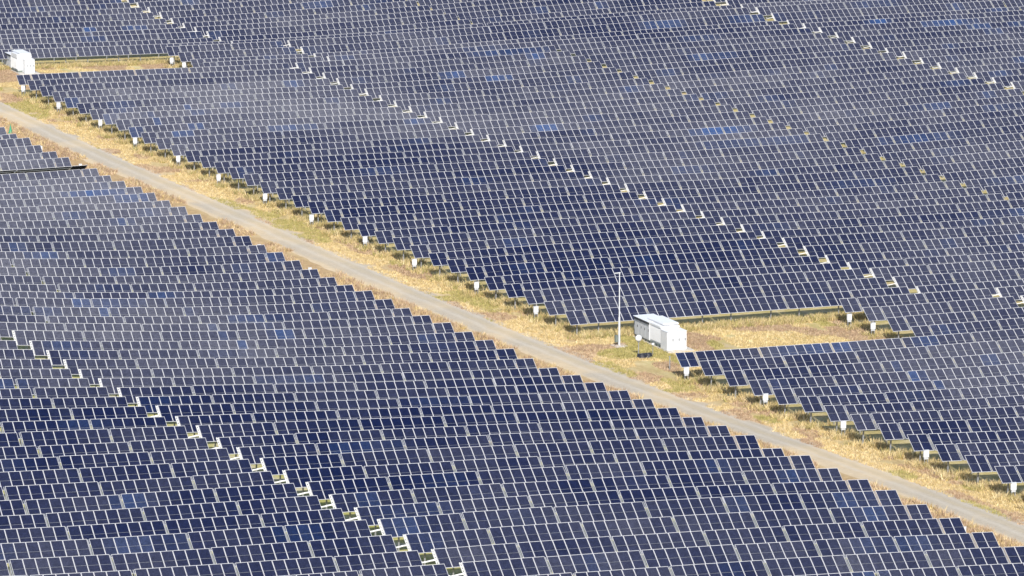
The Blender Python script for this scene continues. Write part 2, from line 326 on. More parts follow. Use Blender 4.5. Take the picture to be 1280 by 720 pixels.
# ---------------------------------------------------------------- words for labels
_ones = 'zeroth first second third fourth fifth sixth seventh eighth ninth tenth eleventh twelfth thirteenth fourteenth fifteenth sixteenth seventeenth eighteenth nineteenth'.split()
_tens = {20: ('twentieth', 'twenty'), 30: ('thirtieth', 'thirty'), 40: ('fortieth', 'forty'), 50: ('fiftieth', 'fifty'), 60: ('sixtieth', 'sixty'), 70: ('seventieth', 'seventy'), 80: ('eightieth', 'eighty'), 90: ('ninetieth', 'ninety')}
def ordinal(n):
    if n < 20: return _ones[n]
    a, b = n//10*10, n % 10
    return _tens[a][0] if b == 0 else _tens[a][1]+'-'+_ones[b]
_num = {2: 'two', 7: 'seven', 8: 'eight', 9: 'nine'}
def right_row(n):
    if 36 <= n <= 39: return f'the {ordinal(40-n)} row up the lower clearing'
    if -4 <= n <= -1: return f'the {ordinal(-n)} row up the upper clearing'
    q = 53-n-(4 if n < 36 else 0)-(4 if n < -4 else 0)
    return f'{ordinal(q)} right-field row up the road' if q > 0 else f'{ordinal(1-q)} row below right-field road ends'
def table_label(t):
    n, k, c = t['row'], t['k'], _num[t['cnt']]
    q = np.mean([a[0] for a, b in col_tints(t)])
    tone = 'navy' if q < .02 else 'slate-blue' if q < .045 else 'greyish'
    c = tone+' '+c
    if t['field'] == 'left':
        lowest = 46
        q = lowest-n+1
        where = f'{ordinal(q)} left-field row up the road' if q > 0 else f'{ordinal(1-q)} row below the left-field road ends'
        if t['block'] == 'road':
            if k == 0: return f'short {tone} two-column table at road end of {where}'
            return f'{c}-column table, {ordinal(k+1)} from the road, in {where}'
        return f'{c}-column table, {ordinal(k+1)} left of the pale aisle, in {where}'
    if t['block'] == 'pad':
        q = 40-n if n > 0 else -n
        pad_ = 'lower' if n > 0 else 'upper'
        if k == 0: return f'short {tone} two-column table edging {pad_} grass clearing, {ordinal(q)} row up it'
        return f'{c}-column table, {ordinal(k+1)} right of the {pad_} grass clearing, {ordinal(q)} row up it'
    where = right_row(n)
    if t['block'] == 'road':
        if k == 0: return f'short {tone} two-column table at road end of {where}'
        return f'{c}-column table, {ordinal(k+1)} from the road, in {where}'
    bl = {'b2': 'first', 'b3': 'second', 'b4': 'third', 'b5': 'fourth'}[t['block']]
    return f'{c}-column table, {ordinal(k+1)} past the {bl} aisle, in {where}'

# ---------------------------------------------------------------- build the tables
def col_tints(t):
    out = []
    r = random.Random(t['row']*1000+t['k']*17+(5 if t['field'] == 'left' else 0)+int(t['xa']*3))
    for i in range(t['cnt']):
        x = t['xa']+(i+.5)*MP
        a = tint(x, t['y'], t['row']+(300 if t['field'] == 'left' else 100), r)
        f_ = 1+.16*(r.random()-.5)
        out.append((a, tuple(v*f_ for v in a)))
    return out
UPY, LOY = L/2-ML/2, -L/2+ML/2
_purl = {}; _post = {}
def purlin_mesh(w, dark=False):
    k = (round(w, 2), dark)
    if k not in _purl:
        b = MB()
        b.box(-w/2+.05, w/2-.05, -.03, .03, -.05, 0.04)
        _purl[k] = b.mesh('purlin', [M_BACK if dark else M_STEEL])
    return _purl[k]
def post_mesh(h):
    k = round(h, 1)
    if k not in _post:
        b = MB(); b.box(-.06, .06, -.05, .05, -.25, k); _post[k] = b.mesh('post', [M_STEEL])
    return _post[k]
b_ = MB(); b_.box(-.04, .04, -.62, .62, -.045, .045); RAFTER = b_.mesh('rafter', [M_STEEL]); RAFTERD = b_.mesh('rafter', [M_BACK])
ENDW = [(-.08, -.03), (-.23, -.18)]
b_ = MB(); b_.box(-.135, -.06, -L/2+.03, L/2-.02, -.09, -.03); ENDN = b_.mesh('joint_strip', [M_STEEL])
b_ = MB()
for a, c in ENDW: b_.box(a, c, -L/2+.005, L/2-.005, -.10, .006)
for q in np.linspace(-L/2+.1, L/2-.1, 7): b_.box(-.179, -.081, q-.03, q+.03, -.06, -.02)
ENDP = b_.mesh('cable_ladder', [M_DUCT])
def centre(t):
    """middle of the panel plane in the table's own axes: origin on the ground under the middle"""
    za = t['z']                                     # upper edge
    yc = t['y']-math.cos(T)*L/2; zc = za-math.sin(T)*L/2
    g = ground(t['xc'], yc)
    return yc, zc, g
def build_table(t, name, group):
    yc, zc, g = centre(t)
    root = empty(name, (t['xc'], yc, g), (0, -t['slope'], 0))
    tag(root, table_label(t), 'solar table', group)
    h = zc-g
    ti = t['tilt']; Rx = Matrix.Rotation(ti, 3, 'X')
    def place(o, v, rot=True):
        p_ = Rx@Vector(v); o.location = (p_.x, p_.y, p_.z+h)
        if rot: o.rotation_euler = (ti, 0, 0)
    cols = col_tints(t)
    for i in range(t['cnt']):
        x = -t['w']/2+(i+.5)*MP
        for r_ in (0, 1):
            o = obj('solar_module', MOD[r_], root)
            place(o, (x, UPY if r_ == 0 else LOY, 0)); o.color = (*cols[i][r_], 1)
    for yy in (-.55, .55):
        o = obj('purlin', purlin_mesh(t['w'], t['tilt'] < 0), root); place(o, (0, yy, -.085))  # backward-tilted row: underside shade put into the colour of purlins and rafters
    xs = [0.1] if t['cnt'] == 2 else [-t['w']*.3, t['w']*.3]
    for x in xs:
        o = obj('rafter', RAFTERD if t['tilt'] < 0 else RAFTER, root); place(o, (x, 0, -.185))
        hh = h-.25
        o = obj('post', post_mesh(hh), root); o.location = (x, .03, 0)
    if t['white']: o = obj('cable_ladder', ENDP, root); place(o, (-t['w']/2, 0, 0))
    elif t['k'] or t['field'] == 'left': o = obj('joint_strip', ENDN, root); place(o, (-t['w']/2, 0, 0))
    return root
for t in near: build_table(t, 'solar_table', 'long solar tables of seven or eight columns')
for t in ends: build_table(t, 'short_solar_table', 'short two-column solar tables')

# the rest of the tables, too many and too small to count: one object
def stuff_tables(ts):
    ms = [module_arrays(True), module_arrays(False)]
    V = []; Fi = []; Mi = []; Tn = []; off = 0
    bv = np.array([(x, y, z) for z in (0, 1) for y in (0, 1) for x in (0, 1)], float)
    bf = np.array([(0, 2, 3, 1), (4, 5, 7, 6), (0, 1, 5, 4), (2, 6, 7, 3), (0, 4, 6, 2), (1, 3, 7, 5)])
    def box(lo, hi, Mx, tr, mi):
        nonlocal off
        lo = np.array(lo); hi = np.array(hi)
        V.append((bv*(hi-lo)+lo)@Mx.T+tr); Fi.append(bf+off); Mi.append(np.full(6, mi)); Tn.append(np.zeros((8, 3))); off += 8
    for t in ts:
        yc, zc, g = centre(t)
        ca, sa = math.cos(t['tilt']), math.sin(t['tilt'])
        Rx = np.array([[1, 0, 0], [0, ca, -sa], [0, sa, ca]])
        cs, ss = math.cos(-t['slope']), math.sin(-t['slope'])
        Ry = np.array([[cs, 0, ss], [0, 1, 0], [-ss, 0, cs]])
        A = Ry@Rx; tr = np.array([t['xc'], yc, zc])
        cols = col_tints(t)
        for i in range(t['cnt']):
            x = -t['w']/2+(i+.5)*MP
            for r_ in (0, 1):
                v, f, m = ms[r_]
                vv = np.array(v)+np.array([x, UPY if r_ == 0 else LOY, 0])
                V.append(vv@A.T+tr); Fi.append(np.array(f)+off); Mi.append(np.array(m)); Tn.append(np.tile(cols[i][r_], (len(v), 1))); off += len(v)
        for yy in (-.55, .55): box((-t['w']/2+.05, yy-.03, -.135), (t['w']/2-.05, yy+.03, -.045), A, tr, 3)
        if t['white']:
            for a_, c_ in ENDW: box((-t['w']/2+a_, -L/2+.005, -.10), (-t['w']/2+c_, L/2-.005, .006), A, tr, 4)
        elif t['k'] or t['field'] == 'left': box((-t['w']/2-.135, -L/2+.03, -.09), (-t['w']/2-.06, L/2-.02, -.03), A, tr, 3)
        for x in ([.1] if t['cnt'] == 2 else [-t['w']*.3, t['w']*.3]):
            box((x-.06, -.02, g-zc-.25), (x+.06, .08, -.2), np.eye(3), tr, 3)
    V = np.concatenate(V); Fi = np.concatenate(Fi); Mi = np.concatenate(Mi); Tn = np.concatenate(Tn)
    me = bpy.data.meshes.new('distant_solar_tables')
    me.vertices.add(len(V)); me.vertices.foreach_set('co', V.ravel())
    me.loops.add(Fi.size); me.loops.foreach_set('vertex_index', Fi.ravel().astype(np.int32))
    me.polygons.add(len(Fi)); me.polygons.foreach_set('loop_start', np.arange(0, Fi.size, 4, dtype=np.int32))
    me.update(calc_edges=True)
    for a in (M_FRAME, M_GLASSF, M_BACK, M_STEEL, M_DUCT): me.materials.append(a)
    me.polygons.foreach_set('material_index', Mi.astype(np.int32))
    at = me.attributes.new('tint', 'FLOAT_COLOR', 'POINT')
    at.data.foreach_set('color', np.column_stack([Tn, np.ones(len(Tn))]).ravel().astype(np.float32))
    me.validate(); me.shade_flat()
    o = obj('distant_solar_tables', me)
    tag(o, 'farther rows of blue solar tables filling the upper part of the field', 'solar tables', None, 'stuff')
stuff_tables(far)

# ---------------------------------------------------------------- white ducts that bridge the aisles
duct_n = 0
spots = []
for t in tables:
    if t['white']: spots.append(t)
spots.sort(key=lambda t: -t['px'])
for t in spots[:240]:
    xa = t['xa']; yb = t['y']-.80
    zb = t['z']-.60
    w = 1.5
    b = MB()
    pts_ = [(-w+.02, 0, .0), (-w*.8, 0, -.13), (-w*.55, 0, -.10), (-w*.3, 0, -.04), (-.02, 0, -.02)]
    b.tube([(x, y, z) for x, y, z in pts_], .07 if t['field'] == 'left' else .045, 8)
    g = ground(xa-.7, yb)
    me = b.mesh('cable_duct', [M_DUCT])
    o = obj('cable_duct', me); o.location = (xa, yb, zb)
    n = t['row']
    if t['field'] == 'left': lab = f'white cable duct bridging the pale aisle at {ordinal(47-n)} left-field row up' if n <= 46 else f'white cable duct bridging the pale aisle, {ordinal(n-46)} row below left-field road ends'
    else:
        bl = {'b2': 'first', 'b4': 'third', 'b5': 'fourth'}[t['block']]
        lab = f'white cable duct bridging the {bl} aisle in {right_row(n)}'
    tag(o, lab, 'cable duct', 'white cable ducts bridging the aisles')

# ---------------------------------------------------------------- ground and road
def lin(nt, a, b):  # shortcut
    nt.links.new(a, b)
m, nt, b = mat('dry_grass_ground'); M_GROUND = m
geo = N(nt, 'ShaderNodeNewGeometry')
def noise(scale, detail=5, rough=.6, vec=None, stretch=None):
    no = N(nt, 'ShaderNodeTexNoise'); no.inputs['Scale'].default_value = scale; no.inputs['Detail'].default_value = detail; no.inputs['Roughness'].default_value = rough
    src = geo.outputs['Position']
    if stretch:
        vm = N(nt, 'ShaderNodeVectorMath', operation='MULTIPLY'); vm.inputs[1].default_value = stretch; nt.links.new(src, vm.inputs[0]); src = vm.outputs['Vector']
    nt.links.new(src, no.inputs['Vector']); return no.outputs['Fac']
def ramp(fac, stops):
    r = N(nt, 'ShaderNodeValToRGB'); e = r.color_ramp.elements
    while len(e) < len(stops): e.new(.5)
    for q, (p_, c_) in zip(e, stops): q.position = p_; q.color = (*c_, 1) if len(c_) == 3 else c_
    nt.links.new(fac, r.inputs['Fac']); return r.outputs['Color']
def mix(a, b_, fac, mode='MIX'):
    x = N(nt, 'ShaderNodeMix', data_type='RGBA', blend_type=mode)
    for s_, k in ((a, 'A'), (b_, 'B')):
        if isinstance(s_, tuple): x.inputs[k].default_value = (*s_, 1)
        else: nt.links.new(s_, x.inputs[k])
    if isinstance(fac, float): x.inputs['Factor'].default_value = fac
    else: nt.links.new(fac, x.inputs['Factor'])
    return x.outputs['Result']
def math_(op, a, b_=0., clamp=False):
    x = N(nt, 'ShaderNodeMath', operation=op); x.use_clamp = clamp
    for i, s_ in enumerate((a, b_)):
        if isinstance(s_, (int, float)): x.inputs[i].default_value = s_
        else: nt.links.new(s_, x.inputs[i])
    return x.outputs[0]
straw = ramp(noise(.8, 8, .78, stretch=(1, .5, 1)), [(.28, (.36, .26, .12)), (.42, (.51, .385, .19)), (.56, (.62, .49, .26)), (.72, (.69, .57, .35))])
patch = ramp(noise(.16, 4, .55), [(.42, (0, 0, 0)), (.62, (1, 1, 1))])
olive = ramp(noise(2.3, 5, .7), [(.3, (.12, .11, .03)), (.6, (.34, .27, .09)), (.8, (.46, .36, .14))])
red = ramp(noise(1.4, 5, .7), [(.3, (.34, .21, .125)), (.6, (.50, .35, .18)), (.8, (.60, .45, .29))])
c0 = mix(straw, olive, math_('MULTIPLY', patch, .22))
c0 = mix(c0, red, math_('MULTIPLY', ramp(noise(.11, 3, .5, stretch=(1, .6, 1)), [(.5, (0, 0, 0)), (.66, (1, 1, 1))]), .8))
# distance from the right-hand row ends, used for the bare shoulders by the road
dt = N(nt, 'ShaderNodeVectorMath', operation='DOT_PRODUCT'); dt.inputs[1].default_value = (1, sR/P, 0)
nt.links.new(geo.outputs['Position'], dt.inputs[0])
off = math_('SUBTRACT', dt.outputs['Value'], XR+sR*YR/P)
offn = math_('ADD', off, math_('MULTIPLY', math_('SUBTRACT', noise(.35, 4, .6), .5), 3.2))
def band(lo, hi, soft):
    a = N(nt, 'ShaderNodeMapRange'); a.inputs['From Min'].default_value = lo-soft; a.inputs['From Max'].default_value = lo+soft; nt.links.new(offn, a.inputs['Value'])
    b2 = N(nt, 'ShaderNodeMapRange'); b2.inputs['From Min'].default_value = hi+soft; b2.inputs['From Max'].default_value = hi-soft; nt.links.new(offn, b2.inputs['Value'])
    return math_('MULTIPLY', a.outputs[0], b2.outputs[0])
bare = ramp(noise(1.1, 5, .65), [(.3, (.54, .40, .23)), (.55, (.66, .51, .32)), (.75, (.72, .58, .39))])
c0 = mix(c0, bare, math_('MULTIPLY', band(-8.6, -2.4, .9), .8))
c0 = mix(c0, red, math_('MULTIPLY', band(-15, -8.8, .8), .75))
# inside the fields: greener, paler lime patches
infield = ramp(noise(.5, 4, .6), [(.32, (.36, .38, .09)), (.5, (.52, .50, .19)), (.66, (.64, .60, .42))])
fr = N(nt, 'ShaderNodeMapRange'); fr.inputs['From Min'].default_value = 0; fr.inputs['From Max'].default_value = 2.5; nt.links.new(off, fr.inputs['Value'])
fl = N(nt, 'ShaderNodeMapRange'); fl.inputs['From Min'].default_value = -15; fl.inputs['From Max'].default_value = -17.5; nt.links.new(off, fl.inputs['Value'])
c0 = mix(c0, infield, math_('MULTIPLY', math_('MAXIMUM', fl.outputs[0], math_('MULTIPLY', fr.outputs[0], .4)), .85))
nt.links.new(c0, b.inputs['Base Color']); b.inputs['Roughness'].default_value = .95; b.inputs['Specular IOR Level'].default_value = .1
bp = N(nt, 'ShaderNodeBump'); bp.inputs['Strength'].default_value = .5; bp.inputs['Distance'].default_value = .25
nt.links.new(noise(2.6, 6, .75), bp.inputs['Height']); nt.links.new(bp.outputs['Normal'], b.inputs['Normal'])

def grid_mesh(name, xs, ys, zf):
    X, Y = np.meshgrid(xs, ys); Z = zf(X, Y)
    V = np.stack([X, Y, Z], -1).reshape(-1, 3); nx, ny = len(xs), len(ys)
    i, j = np.meshgrid(np.arange(nx-1), np.arange(ny-1)); a = (j*nx+i).ravel()
    F = np.stack([a, a+1, a+nx+1, a+nx], 1)
    me = bpy.data.meshes.new(name); me.from_pydata(V.tolist(), [], F.tolist()); me.update()
    for q in me.polygons: q.use_smooth = True
    return me
far_x = np.concatenate([[-3000, -1200, -500, -200, -100], _gx, [500, 560, 700, 1000, 1600, 3500]])
far_y = np.concatenate([[-1500, -500, 0, 120, 180], _gy, [770, 850, 1100, 1600, 2600, 4500]])
gme = grid_mesh('ground', far_x, far_y, ground_a); gme.materials.append(M_GROUND)
tag(obj('ground', gme), None, None, None, 'structure')

# gravel track
m, nt, b = mat('gravel_track'); M_ROAD = m
geo = N(nt, 'ShaderNodeNewGeometry')
g0 = ramp(noise(3.5, 6, .75), [(.3, (.39, .335, .26)), (.55, (.49, .43, .34)), (.75, (.57, .50, .40))])
tanc = ramp(noise(1.5, 5, .7), [(.3, (.58, .45, .28)), (.7, (.70, .56, .37))])
lg = ramp(noise(.075, 3, .5), [(.46, (0, 0, 0)), (.62, (1, 1, 1))])
c1 = mix(g0, tanc, math_('MULTIPLY', lg, .85))
dt = N(nt, 'ShaderNodeVectorMath', operation='DOT_PRODUCT'); dt.inputs[1].default_value = (1, sR/P, 0)
nt.links.new(geo.outputs['Position'], dt.inputs[0])
off = math_('SUBTRACT', dt.outputs['Value'], XR+sR*YR/P)
offn = math_('ADD', off, math_('MULTIPLY', math_('SUBTRACT', noise(.25, 4, .6), .5), 1.2))
strip = math_('MAXIMUM', band(-4.75, -4.2, .3), band(-6.7, -6.15, .3))
c1 = mix(c1, (.60, .55, .47), math_('MULTIPLY', strip, math_('MULTIPLY', noise(.4, 4, .7), .9)))
mid = band(-5.8, -5.1, .3)
c1 = mix(c1, (.50, .42, .28), math_('MULTIPLY', mid, math_('MULTIPLY', noise(.5, 5, .7), .9)))
edge = math_('MAXIMUM', band(-9.9, -8.0, .4), band(-3.3, -1, .4))
c1 = mix(c1, tanc, math_('MULTIPLY', edge, .8))
nt.links.new(c1, b.inputs['Base Color']); b.inputs['Roughness'].default_value = .95; b.inputs['Specular IOR Level'].default_value = .1
bp = N(nt, 'ShaderNodeBump'); bp.inputs['Strength'].default_value = .35; bp.inputs['Distance'].default_value = .08
nt.links.new(noise(7, 5, .75), bp.inputs['Height']); nt.links.new(bp.outputs['Normal'], b.inputs['Normal'])
ys = np.arange(150, 800, .8); rows_ = []
for y in ys:
    a = road_x(y)-8.45-.40*min(max((y-480)/60., 0), 1)*1.2+.9*(n1(y/9., 3.3)-.5)+.6*(n2(y/2.2, 8.1)-.5)
    c_ = road_x(y)-3.15+.9*(n1(y/10., 23.3)-.5)+.6*(n2(y/2.4, 18.1)-.5)-.3*min(max((y-480)/60., 0), 1)
    xs = np.linspace(a, c_, 7)
    rows_.append(np.column_stack([xs, np.full(7, y), ground_a(xs, np.full(7, y))+np.array([.0, .035, .04, .05, .04, .035, .0])+.004]))
V = np.concatenate(rows_); nr = len(rows_)
F = [(j*7+i, j*7+i+1, (j+1)*7+i+1, (j+1)*7+i) for j in range(nr-1) for i in range(6)]
me = bpy.data.meshes.new('gravel_track'); me.from_pydata(V.tolist(), [], F); me.materials.append(M_ROAD); me.update()
for q in me.polygons: q.use_smooth = True
tag(obj('gravel_road', me), None, None, None, 'structure')

# ---------------------------------------------------------------- grass and weeds
m, nt, b = mat('grass_blades'); M_BLADE = m
at = N(nt, 'ShaderNodeAttribute'); at.attribute_name = 'tint'
nt.links.new(at.outputs['Color'], b.inputs['Base Color']); b.inputs['Roughness'].default_value = .8; b.inputs['Specular IOR Level'].default_value = .15
def tuft_mesh(name, items):
    """items: x, y, z, height, radius, colour, blades"""
    r = np.random.RandomState(5); V = []; Cc = []
    for x, y, z, h, rad, c_, nb in items:
        for _ in range(nb+2):
            a = r.rand()*6.283; q = rad*math.sqrt(r.rand()); bx_, by_ = x+q*math.cos(a), y+q*math.sin(a)
            l = r.rand()*6.283; ln = h*(.2+.6*r.rand()); hh = h*(.55+.45*r.rand()); w = .02+.04*r.rand()
            wa = r.rand()*6.283; wx, wy = w*math.cos(wa), w*math.sin(wa)
            V += [(bx_-wx, by_-wy, z-.04), (bx_+wx, by_+wy, z-.04), (bx_+ln*math.cos(l), by_+ln*math.sin(l), z+hh)]
            k = .8+.4*r.rand(); Cc += [(c_[0]*k, c_[1]*k, c_[2]*k, 1)]*3
    V = np.array(V, float); n = len(V)//3
    me = bpy.data.meshes.new(name); me.vertices.add(len(V)); me.vertices.foreach_set('co', V.ravel())
    me.loops.add(len(V)); me.loops.foreach_set('vertex_index', np.arange(len(V), dtype=np.int32))
    me.polygons.add(n); me.polygons.foreach_set('loop_start', np.arange(0, len(V), 3, dtype=np.int32)); me.update(calc_edges=True)
    q = me.attributes.new('tint', 'FLOAT_COLOR', 'POINT'); q.data.foreach_set('color', np.array(Cc, np.float32).ravel())
    me.materials.append(M_BLADE); return me
rg = random.Random(3)
STRAW = [(.60, .46, .22), (.68, .54, .28), (.50, .38, .17), (.72, .60, .35), (.55, .42, .23)]
OLIVE = [(.40, .345, .13), (.46, .39, .16), (.33, .30, .10)]
REDB = [(.42, .29, .19), (.48, .35, .23), (.34, .23, .15), (.52, .39, .26)]
items = []; weeds = []; green = []
ylo, yhi = 285., 640.
def in_view(x, y, z, mg=30):
    u, v, _ = seen((x, y, z)); return -mg < u < 1280+mg and -mg < v < 720+mg
def scatter(cnt, xf, yr, fn):
    for _ in range(cnt):
        y = rg.uniform(*yr); x = road_x(y)+xf(); 
        z = ground(x, y)
        if in_view(x, y, z): fn(x, y, z)
def f_straw(x, y, z):
    p_ = n1(x/4.+7, y/7.); q = n2(x/3.+50, y/5.+9)
    if p_ > (.68 if y > 372 else .80): c_ = rg.choice(OLIVE)
    elif q > (.72 if y < 372 else .57 if y < 455 else .44): c_ = rg.choice(REDB)
    else: c_ = rg.choice(STRAW)
    if n3(x/2.2, y/3.1) < .22: return
    items.append((x, y, z, rg.uniform(.10, .34), rg.uniform(.15, .35), c_, 6))
scatter(30000, lambda: rg.uniform(-4.3, 1.8), (ylo, yhi), f_straw)
def f_pad(x, y, z): f_straw(x, y, z)
for y_a, y_b in ((YR-P*40+.5, YR-P*35-1.5), (YR-P*0+.3, YR+P*5-1.5)):
    scatter(16000, lambda: rg.uniform(0, 32), (y_a, y_b), f_pad)
def f_weed(x, y, z):
    if n3(x/3., y/4.) < .30: return
    c_ = rg.choice(REDB if rg.random() < .7 else STRAW)
    weeds.append((x, y, z, rg.uniform(.2, .7), rg.uniform(.15, .35), c_, 6))
scatter(22000, lambda: rg.uniform(-15.5, -8.3), (ylo, yhi), f_weed)
def f_under(x, y, z):
    if n3(x/2., y/2.7) < .15: return
    green.append((x, y, z, rg.uniform(.4, .95), rg.uniform(.15, .4), rg.choice(OLIVE+STRAW if y > 372 else OLIVE[:1]+STRAW), 7))
for t in tables:                                           # greener growth under the open ends of the rows
    if t['block'] in ('road', 'pad') and t['k'] < (6 if t['row'] in (35, -5) else 1):
        for _ in range(80 if t['cnt'] == 2 else 300):
            x = t['xa']+rg.uniform(-.6, t['w']+1.2); y = t['y']+rg.uniform(-3.3, -.4); z = ground(x, y)
            if in_view(x, y, z): f_under(x, y, z)
for t in spots:
    for _ in range(7):
        x = t['xa']-rg.uniform(0.1, 1.3); y = t['y']-rg.uniform(1.9, 4.6); z = ground(x, y)
        if in_view(x, y, z): green.append((x, y, z, rg.uniform(.15, .4), .25, rg.choice(OLIVE+STRAW), 5))
tag(obj('dry_grass', tuft_mesh('dry_grass', items)), 'straw coloured dry grass on the road verge and the two clearings', 'grass', None, 'stuff')
tag(obj('brown_weeds', tuft_mesh('brown_weeds', weeds)), 'reddish brown weeds between the gravel road and the left field', 'weeds', None, 'stuff')
tag(obj('green_weeds', tuft_mesh('green_weeds', green)), 'olive green weeds growing under the row ends', 'weeds', None, 'stuff')

# ---------------------------------------------------------------- white boxes at the row ends
def box_parts(root):
    b = MB(); b.box(-.27, .27, -.11, .11, .88, 1.55); b.add('cabinet', [M_WHITE], root, .025)
    b = MB(); b.box(-.29, .29, -.14, .12, 1.552, 1.58); b.add('rain_hood', [M_WHITE], root)
    b = MB(); b.box(-.22, .22, -.06, .06, .70, .878); b.add('cable_gland_plate', [M_GREYP], root)
    for sx in (-1, 1):
        b = MB(); b.box(.17*sx-.035, .17*sx+.035, -.04, .04, -.2, .698); b.add('post', [M_STEEL], root)
proto = None
def combiner(x, y, label, sc=1.):
    global proto
    z = ground(x, y)
    if not in_view(x, y, z+1, 20): return
    if proto is None:
        proto = empty('combiner_box', (x, y, z)); box_parts(proto); o = proto
    else:
        o = proto.copy(); COL.objects.link(o); o.location = (x, y, z)
        for c_ in proto.children:
            d_ = c_.copy(); COL.objects.link(d_); d_.parent = o
    o.scale = (sc, sc, sc)
    tag(o, label, 'combiner box', 'white electrical boxes at the row ends')
RB = {0: .26, 3: .16, 6: .75, 9: .07, 12: .32, 15: -.09, 18: .04, 21: -.14, 24: .27, 27: -.2, 30: .54, 33: .55, 40: .3, 43: 1.04, 46: 1.1, 49: 1.13, 52: 1.03}
for n, o_ in RB.items():
    y = YR-P*n-1.85; x = road_x(y)+o_+.05
    combiner(x, y, f'white electrical box under the road end of {right_row(n)}')
for n, lab in ((36, 'white electrical box at right end of lower clearing, beside the rearmost stepped row'), (37, 'white electrical box at right end of lower clearing, one row nearer the road'),
               (-4, 'white electrical box at right end of upper clearing, beside the rearmost stepped row'), (-3, 'white electrical box at right end of upper clearing, one row nearer the road')):
    y = YR-P*n-1.9; combiner(road_x(y)+eP+.25, y, lab)
for m_ in (-2, 1, 4, 7, 10, 13, 16, 19, 22, 44):
    y = YL-P*m_-1.9; combiner(XL+sL*m_+2.75, y, f'white electrical box peeking over the end of {ordinal(47-m_)} left-field row up', .72)

# stub pipes at the lower left-field row ends
for m_ in (38, 39, 40, 41, 42, 43, 45):
    y = YL-P*m_-1.2; x = XL+sL*m_+1.5; z = ground(x, y)
    if not in_view(x, y, z): continue
    r_ = empty('marker_stake', (x, y, z)); b = MB(); b.tube([(0, 0, -.2), (.02, 0, 1.5)], .035, 8); b.add('stake', [M_STEEL], r_)
    b = MB(); b.box(-.42, -.05, -.03, .03, .78, 1.02, 0, Matrix.Rotation(math.radians(-24), 4, 'Y')); b.add('plate', [M_RUST], r_)
    tag(r_, f'grey stake with small brown plate behind end of {ordinal(47-m_)} left-field row up', 'stake', 'stakes at the left-field row ends')

# ---------------------------------------------------------------- white inverter stations
def station(x, y, label, length, kind):
    z = ground(x+1.1, y-length/2)
    r_ = empty('inverter_station', (x, y, z))
    W_ = 2.25
    # axes: x across (west face x = 0), y from rear (0) to front (-length)
    b = MB(); b.box(-.15, W_+.7, -length-.55, .15, -.3, .14); b.add('concrete_pad', [M_CONC], r_, .02)
    b = MB(); b.box(0.05, W_-.05, -length+1.5, 0, .142, .40); b.add('skid', [M_SKID], r_, .02)
    for yy in np.arange(-length+1.9, -.2, .9):
        b = MB(); b.box(-.02, .045, yy, yy+.10, .16, .398); b.add('skid_rib', [M_DARK], r_)
    a = -length*.46
    b = MB(); b.box(0, W_, a, 0, .402, 2.40); rear = b.add('inverter_housing', [M_WHITE], r_, .03)
    b = MB(); b.box(-.16, W_+.05, a-.02, .08, 2.402, 2.46); b.add('roof', [M_WHITE], r_, .02)
    b = MB()
    k = int(-a/.42)
    for i in range(k): b.box(-.13, -.005, a+.06+i*.42, a+.06+i*.42+.36, 2.14, 2.36)
    b.add('louvre', [M_DARK], r_)
    for yy in np.linspace(a+.08, -.08, 5)[:-1]:
        b = MB(); dx_ = (-a-.16)/4; b.box(-.02, -.003, yy+.03, yy+dx_-.03, .5, 2.02); d_ = b.add('door', [M_GREYP], rear, .006)
        b = MB(); b.box(-.06, -.022, yy+.1, yy+.16, 1.35, 1.6); b.add('handle', [M_DARK], rear)
    # transformer bay
    c_ = -length+1.75
    b = MB(); b.box(.14, W_-.15, c_, a-.004, .402, 2.2); tr_ = b.add('transformer_bay', [M_WHITE], r_, .03)
    nf = 0
    b = MB()
    for yy in np.arange(c_+.18, a-.1, .24): b.box(.03, .136, yy, yy+.12, .62, 2.1)
    b.add('cooling_fins', [M_WHITE], r_)
    b = MB(); b.box(.45, W_+.03, c_+.25, a+1.6, (2.494 if kind == 0 else 2.854), (2.70 if kind == 0 else 2.92)); b.add('roof_hood', [M_WHITE], r_, .06)
    b = MB(); b.box(.02, W_, c_, a-.03, 2.204, 2.44 if kind == 0 else 2.85); b.add('upper_casing', [M_WHITE], r_, .03)
    # front switchgear cabinet
    h = 2.15; xf = -.02 if kind == 0 else .75
    b = MB(); b.box(xf, W_+.02, -length, c_-.06, .146, h); fr_ = b.add('switchgear_cabinet', [M_WHITE], r_, .04)
    for i in range(3):
        dx_ = (W_-xf-.12)/3; b = MB(); b.box(xf+.07+i*dx_+.02, xf+.07+(i+1)*dx_-.02, -length-.022, -length-.003, .3, h-.12); b.add('cabinet_door', [M_GREYP], fr_, .006)
        b = MB(); b.box(xf+.07+(i+1)*dx_-.14, xf+.07+(i+1)*dx_-.09, -length-.06, -length-.024, 1.15, 1.4); b.add('handle', [M_DARK], fr_)
    b = MB(); b.box(xf-.03, W_+.05, -length-.06, c_-.065, h+.002, h+.05); b.add('cabinet_roof', [M_WHITE], r_, .015)
    tag(r_, label, 'inverter station', 'white inverter stations on the clearings')
station(181.2, 399.9, 'white inverter station on the lower clearing beside the tall mast', 8.5, 0)
station(167.9, 602.6, 'white inverter station at the top left corner by the upper clearing', 9.2, 1)

